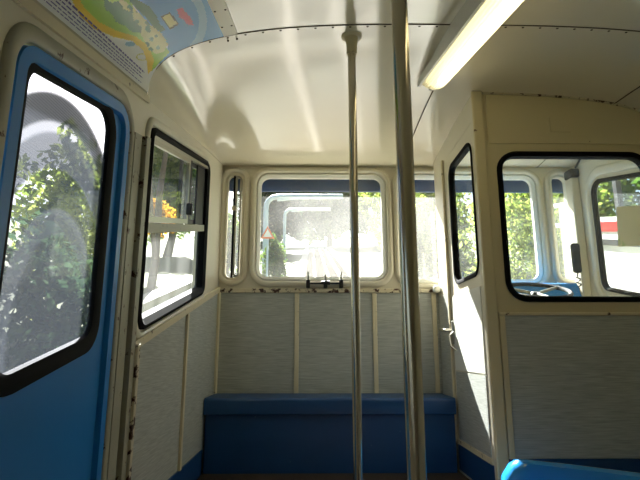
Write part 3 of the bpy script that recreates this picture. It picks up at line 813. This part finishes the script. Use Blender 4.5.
BLUE = [(100, -60), (128, -8), (140, 14), (152, 28), (164, 38), (168, 46), (164, 58), (158, 64), (226, 44), (228, 30), (206, -8), (180, -60)]
FOREST = [[(103, -4), (112, 3), (118, 1), (124, 9), (132, 13), (134, 22), (142, 27), (141, 33), (132, 32), (125, 26), (116, 22), (112, 14), (105, 9)],
          [(128, -6), (140, 1), (150, 7), (156, 15), (160, 24), (166, 30), (160, 32), (152, 26), (146, 18), (138, 10), (130, 2)]]
SAND = [[(118, -2), (126, 2), (136, 10), (146, 20), (152, 26), (162, 34), (168, 44), (164, 52), (156, 54), (149, 50), (144, 40), (138, 30), (130, 20), (122, 8)]]
SPOTS = [(126+random.random()*38, 4+random.random()*46, 1.2+random.random()*1.6) for k in range(34)]
CARD = [(160.5, 17), (170, 12), (179, 24), (170, 30)]
CARDI = [(162, 17.5), (169.5, 13.6), (177, 23.6), (170, 28)]
RED = [(177, 9), (182, 8), (190, 17), (194, 25), (188, 25), (184, 20), (179, 17)]
RING = (142, 57, 6, 3.6)
NS, NA = 230, 120
bm = bmesh.new(); grid = []
s0, s1 = 0.35, YS-0.012
# arc-length samples of the vault from the wall edge to the cover strip
prof = [(XC-1.043+0.0002+0.24*(k/400)**2.2, 0) for k in range(401)]
prof = [(x, h0(x)) for x, _ in prof]
acc = [0]
for a, b in zip(prof[:-1], prof[1:]): acc.append(acc[-1]+math.hypot(b[0]-a[0], b[1]-a[1]))
def arc(t):
    d = t*acc[-1]
    for k in range(1, len(acc)):
        if acc[k] >= d:
            f = (d-acc[k-1])/(acc[k]-acc[k-1]); return (prof[k-1][0]+f*(prof[k][0]-prof[k-1][0]), prof[k-1][1]+f*(prof[k][1]-prof[k-1][1]))
    return prof[-1]
A = [arc(0.01+0.99*k/NA) for k in range(NA+1)]
for i in range(NS+1):
    y = s0+(s1-s0)*i/NS
    grid.append([bm.verts.new((x+0.004, y, h-0.005+SL*y)) for x, h in A])
MI = {n: i for i, n in enumerate(PM)}
LEN = acc[-1]
for i in range(NS):
    for j in range(NA):
        f = bm.faces.new((grid[i][j], grid[i][j+1], grid[i+1][j+1], grid[i+1][j]))
        c = f.calc_center_median(); px, py = pix(c)
        y = c.y; a = (j+0.5)/NA; col = 'p_white'
        if inside(px, py, BLUE): col = 'p_blue'
        if col == 'p_blue' and 190 < px < 216 and abs(math.hypot(px-165, py-22)-38) < 4: col = 'p_paleblue'
        if inside(px, py, GREEN): col = 'p_green'
        if inside(px, py, YEDGE): col = 'p_yellow'
        for q in SAND:
            if inside(px, py, q):
                col = 'p_sand'
                for sx, sy, sr in SPOTS:
                    if math.hypot(px-sx, py-sy) < sr: col = 'p_forest'
        for q in FOREST:
            if inside(px, py, q): col = 'p_forest'
        if inside(px, py, CARD): col = 'p_ink'
        if inside(px, py, CARDI): col = 'p_card'
        if inside(px, py, RED): col = 'p_red'
        if col == 'p_white':
            if math.hypot((px-130)/5, (py-44)/2.4) < 1: col = 'p_paleblue'
            r = math.hypot((px-RING[0])/RING[2], (py-RING[1])/RING[3])
            if 0.75 < r < 1: col = 'p_sand'
        f.material_index = MI[col]
po = finish('ceiling_poster', bm, None, None, smooth=True, mats=PM, recalc=False)
tag(po, 'printed map poster in blue, green and white on the roof curve above the blue door', 'poster')
# lines of fine print: rows of small words, flat strips proud of the sheet
def words(t0, ya, yb, thick, m):
    bm = bmesh.new(); y = ya; rng = random.Random(int(t0*1000))
    while y < yb:
        ln = rng.uniform(0.008, 0.026); e = min(yb, y+ln)
        vs = []
        for (yy, tt) in ((y, t0), (e, t0), (e, t0+thick), (y, t0+thick)):
            x, h = arc(0.01+0.99*tt); vs.append(bm.verts.new((x+0.0056, yy, h-0.0064+SL*yy)))
        bm.faces.new(vs); y = e+0.005
    return finish('print_line', bm, m, po, recalc=False)
for t0, ya_, yb_, th, m in ((0.135, 0.40, 1.44, 0.014, 'p_violet'), (0.108, 0.40, 1.42, 0.009, 'p_violet'), (0.082, 0.40, 1.44, 0.009, 'p_violet'), (0.058, 0.40, 1.38, 0.007, 'p_violet'), (0.034, 0.55, 1.44, 0.007, 'p_violet')):
    words(t0, ya_, yb_, th, m)

# ------------------------------------------------------------------ outside: visor, gantries, sign, vegetation, other vehicle
vs = thing('sun_visor', 'blue sun visor strip outside above the front windows', 'visor', (XC, 3.0, 0.945))
finish('valance', bbox_bm((XL-0.02, 2.958, 0.94), (XR+0.02, 2.972, 1.16), 0.004), 'visor_blue', vs)
finish('bracket', bbox_bm((XL-0.02, 2.951, 1.161), (XR+0.02, 2.976, 1.175)), 'visor_blue', vs)

for y, lb in ((16.0, 'pale tubular track gantry nearest ahead seen through the front window'), (27.0, 'pale tubular track gantry farther up the line')):
    t = thing('track_gantry', lb, 'gantry', (XC, y, gz(y)), 'tubular gantries over the track')
    zt = SL*y+1.06
    P = [(-1.5, y, gz(y)-0.1), (-1.5, y, zt-0.35)]+[(-1.5+0.35*(1-math.cos(a)), y, zt-0.35+0.35*math.sin(a)) for a in (0.3, 0.7, 1.1, 1.57)]+[(1.0, y, zt+0.02)]
    finish('hoop', tube_bm(P, 0.085, 12), 'arch_paint', t, smooth=True)
    finish('brace', tube_bm([(-1.15, y, zt-0.12), (-0.2, y, zt-0.01)], 0.04, 8), 'arch_paint', t, smooth=True)
sg = thing('warning_sign', 'orange bordered triangular warning sign beside the track', 'sign', (-1.3, 14.2, gz(14.2)))
finish('post', tube_bm([(-1.27, 14.25, gz(14.2)-0.1), (-1.27, 14.25, SL*14.2+0.05)], 0.03, 8), 'arch_paint', sg, smooth=True)
tri = [(-1.47, SL*14.2-0.30), (-1.07, SL*14.2-0.30), (-1.27, SL*14.2+0.07)]
bd = finish('border', plate_bm(tri, [], lambda p: (p[0], 14.2, p[1]), (0, 0.02, 0)), 'sign_orange', sg)
cx, cz = -1.27, SL*14.2-0.177
tri2 = [(cx+(x-cx)*0.62, cz+(z-cz)*0.62) for x, z in tri]
finish('face', plate_bm(tri2, [], lambda p: (p[0], 14.19, p[1]), (0, 0.008, 0)), 'sign_white', bd)

def leaves_bm(c, rad, n, size, rng, bm):
    for k in range(n):
        while True:
            v = Vector((rng.uniform(-1, 1), rng.uniform(-1, 1), rng.uniform(-1, 1)))
            if 0.25 < v.length <= 1: break
        wob = 0.8+0.35*math.sin(5*v.x+3*v.z)*math.cos(4*v.y)
        p = Vector(c)+Vector((v.x*rad[0], v.y*rad[1], v.z*rad[2]))*wob
        d = Vector((rng.uniform(-1, 1), rng.uniform(-1, 1), rng.uniform(-1, 1))).normalized()
        e = d.orthogonal().normalized()
        e.rotate(Matrix.Rotation(rng.uniform(0, 6.28), 3, d)); f = d.cross(e); s = size*rng.uniform(0.6, 1.4)
        bm.faces.new([bm.verts.new(p+e*s), bm.verts.new(p+f*s*0.45), bm.verts.new(p-e*s), bm.verts.new(p-f*s*0.45)])
    return bm
def gnd(x, y): return -1.75+SL*y+0.06*max(0, abs(x-XC)-4)
def plant(nm, label, cat, x, y, w, d, h, m, n, size, trunk=0.0, group=None, seed=0, stem=True):
    rng = random.Random(seed+int(x*31+y*17)); z = gnd(x, y)-0.1
    t = thing(nm, label, cat, (x, y, z), group)
    bm = leaves_bm((x, y, z+trunk+h/2), (w/2, d/2, h/2), n, size, rng, bmesh.new())
    finish('foliage', bm, m, t, recalc=False)
    P = [(x, y, z-0.05), (x+0.05*w*rng.uniform(-1, 1), y, z+trunk*0.6+0.1*h), (x, y+0.04*d, z+trunk+h*0.55)]
    r = 0.035*h+0.02
    finish('trunk', tube_bm(P, [r, r*0.8, r*0.4], 8), 'bark', t, smooth=True)
    return t
G = 'bushes and trees outside the windows'
BU = [  # x, y, w, d, h, mat, n, size, trunk, label
    (-1.12, 15.3, 0.85, 1.0, 1.7, 'leaf_mid', 2600, 0.06, 0.0, 'green bush left of the track below the warning sign'),
    (-3.1, 18.5, 2.2, 2.5, 2.6, 'leaf_mid', 2600, 0.11, 0.0, 'bush behind the first gantry post'),
    (-2.6, 34.0, 5.0, 4.0, 6.0, 'leaf_dark', 9000, 0.24, 0.5, 'dark tree behind the gantries ahead'),
    (-7.5, 26.0, 6.0, 5.0, 6.5, 'leaf_mid', 8000, 0.2, 0.8, 'tree ahead at the left edge of the front window'),
    (1.6, 46.0, 10.0, 5.0, 8.0, 'leaf_mid', 14000, 0.30, 0.5, 'pale tree closing the view straight up the line'),
    (3.6, 15.0, 3.0, 4.0, 3.4, 'leaf_light', 7000, 0.11, 0.0, 'yellow green bush right of the track'),
    (4.6, 10.0, 3.0, 3.6, 3.6, 'leaf_light', 8000, 0.06, 0.0, 'sunlit yellow green bush filling the cab front window'),
    (7.6, 15.0, 3.4, 3.6, 4.2, 'leaf_mid', 6000, 0.09, 0.3, 'mid green bush at the right of the cab front window'),
    (5.0, 24.0, 5.0, 5.0, 6.0, 'leaf_light', 8000, 0.2, 0.4, 'tall pale tree beyond the cab window bush'),
    (12.5, 22.0, 6.0, 6.0, 7.0, 'leaf_mid', 3400, 0.22, 0.5, 'large tree far right beyond the cab'),
    (-2.9, 5.6, 1.6, 2.2, 2.0, 'leaf_dark', 2600, 0.07, 0.0, 'green bush outside the narrow left window'),
    (-4.2, 8.8, 2.0, 2.3, 3.6, 'leaf_light', 3200, 0.1, 0.2, 'pale bush behind the narrow left window'),
    (-5.0, 5.7, 1.8, 2.0, 2.4, 'leaf_dark', 3000, 0.08, 0.0, 'leafy bush outside the sliding window'),
    (-4.7, 15.0, 1.5, 1.6, 1.2, 'leaf_orange', 1800, 0.07, 1.5, 'orange flowering bush outside the sliding window'),
    (-10.2, 11.8, 4.0, 4.0, 3.2, 'leaf_dark', 3200, 0.14, 0.3, 'dark bush far beyond the sliding window'),
    (-3.2, 3.6, 1.3, 1.8, 1.3, 'leaf_dark', 2400, 0.06, 0.0, 'low bush beside the track outside the sliding window'),
    (-3.0, 1.7, 1.3, 2.0, 1.7, 'leaf_dark', 2400, 0.06, 0.0, 'low green bush outside the blue door'),
    (-5.2, 2.6, 2.2, 2.2, 2.6, 'leaf_mid', 3000, 0.09, 0.0, 'leafy bush beyond the blue door glass'),
    (-8.6, 4.4, 3.0, 3.0, 3.4, 'leaf_light', 3000, 0.1, 0.0, 'pale leafy bush far beyond the blue door'),
    (6.4, 6.5, 2.4, 2.2, 4.4, 'leaf_mid', 3600, 0.10, 0.6, 'tree above the white carriage outside the right window'),
    (9.2, 10.5, 4.0, 3.0, 5.0, 'leaf_mid', 3200, 0.13, 0.8, 'tree behind the white carriage'),
]
for i, (x, y, w, d, h, m, n, sz, tr, lb) in enumerate(BU):
    nm = 'tree' if tr >= 0.4 else 'bush'
    plant(nm, lb, nm, x, y, w, d, h, m, n, sz, tr, G, seed=i)
# slim bare trunks outside the blue door
for i, (x, y, h, r, lean, lb) in enumerate([(-2.3, 2.35, 3.6, 0.075, 0.10, 'leaning slim trunk outside the blue door, nearest the post'), (-2.5, 3.2, 3.8, 0.08, 0.06, 'slim upright trunk seen mid glass of the blue door'),
                                            (-4.1, 3.9, 4.2, 0.09, -0.06, 'slim trunk at the left edge of the door glass'), (-3.6, 4.6, 4.0, 0.11, 0.12, 'forked trunk standing farther behind the door glass'), (-2.45, 7.5, 3.4, 0.07, 0.2, 'leaning trunk outside the sliding window')]):
    z = gnd(x, y)-0.1
    t = thing('slim_tree', lb, 'tree', (x, y, z), 'slim trunks outside the left side')
    P = [(x, y, z), (x+0.3*lean, y+lean, z+h*0.4), (x-0.1*lean, y+2.2*lean, z+h*0.75), (x, y+3*lean, z+h)]
    finish('stem', tube_bm(P, [r, r*0.9, r*0.75, r*0.5], 10), 'bark', t, smooth=True)
    finish('branch', tube_bm([P[1], (x+0.1, y+lean-0.5, z+h*0.62), (x+0.1, y+lean-0.7, z+h*0.8)], [r*0.6, r*0.45, r*0.25], 8), 'bark', t, smooth=True)
# low pale wall along the left of the line
lw = thing('low_wall', 'low pale wall beside the line outside the sliding window', 'wall', (-1.9, 5, gz(5)))
finish('body', plate_bm([(5.6, gz(5.6)-0.1), (11.0, gz(11)-0.1), (11.0, gz(11)+0.75), (5.6, gz(5.6)+0.75)], [], lambda p: (-2.1, p[0], p[1]), (0.18, 0, 0)), 'concrete', lw)
finish('coping', plate_bm([(5.55, gz(5.55)+0.751), (11.05, gz(11.05)+0.751), (11.05, gz(11.05)+0.82), (5.55, gz(5.55)+0.82)], [], lambda p: (-2.14, p[0], p[1]), (0.26, 0, 0)), 'concrete', lw)

# white carriage standing on the right
rc = thing('white_carriage', 'white carriage with a red band standing outside the right cab window', 'carriage', (3.8, 4.5, gz(4.5)))
def cpl(nm, y0, y1, a, b, x, th, m, parent, r=0.0):
    q = para(y0, y1, a, b)
    return finish(nm, plate_bm(rloop(q, r) if r else q, [], lambda p: (x, p[0], p[1]), (th, 0, 0)), m, parent)
cpl('body', 2.2, 5.4, -1.2, -0.02, 2.95, 1.6, 'body_white', rc)
cpl('red_band', 2.19, 5.41, -0.019, 0.08, 2.94, 1.62, 'body_red', rc)
cpl('upper_body', 2.2, 5.4, 0.081, 0.13, 2.95, 1.6, 'body_white', rc)
for y in (2.8, 4.1, 4.7): cpl('roof_post', y, y+0.06, 0.131, 0.50, 2.96, 0.05, 'dark_metal', rc)
cpl('roof', 2.1, 5.5, 0.85, 0.92, 2.9, 1.7, 'body_white', rc)
for y in (2.2, 3.4, 5.34): cpl('roof_post', y, y+0.06, 0.131, 0.849, 2.96, 0.05, 'dark_metal', rc)
cpl('rub_rail', 2.19, 5.41, -0.16, -0.10, 2.93, 0.019, 'dark_metal', rc)
for y in (2.9, 4.7):
    z = gz(y)
    bm = tube_bm([(3.05, y, z+0.26), (3.15, y, z+0.26)], 0.24, 20)
    finish('wheel', bm, 'dark_metal', rc, smooth=True)
# white handrail seen through the narrow cab window
hr = thing('white_railing', 'white tubular railing outside the narrow right cab window', 'railing', (3.3, 6.5, gz(6.5)))
for y, zt in ((6.3, 0.82), (6.9, 0.95)):
    finish('post', tube_bm([(3.22+0.12*(y-6.3), y, gz(y)), (3.22+0.12*(y-6.3), y, SL*y+0.35)], 0.035, 8), 'body_white', hr, smooth=True)
for dz in (0.05, 0.32):
    finish('rail', tube_bm([(3.22, 6.3, SL*6.3+dz), (3.46, 7.4, SL*7.4+dz)], 0.03, 8), 'body_white', hr, smooth=True)
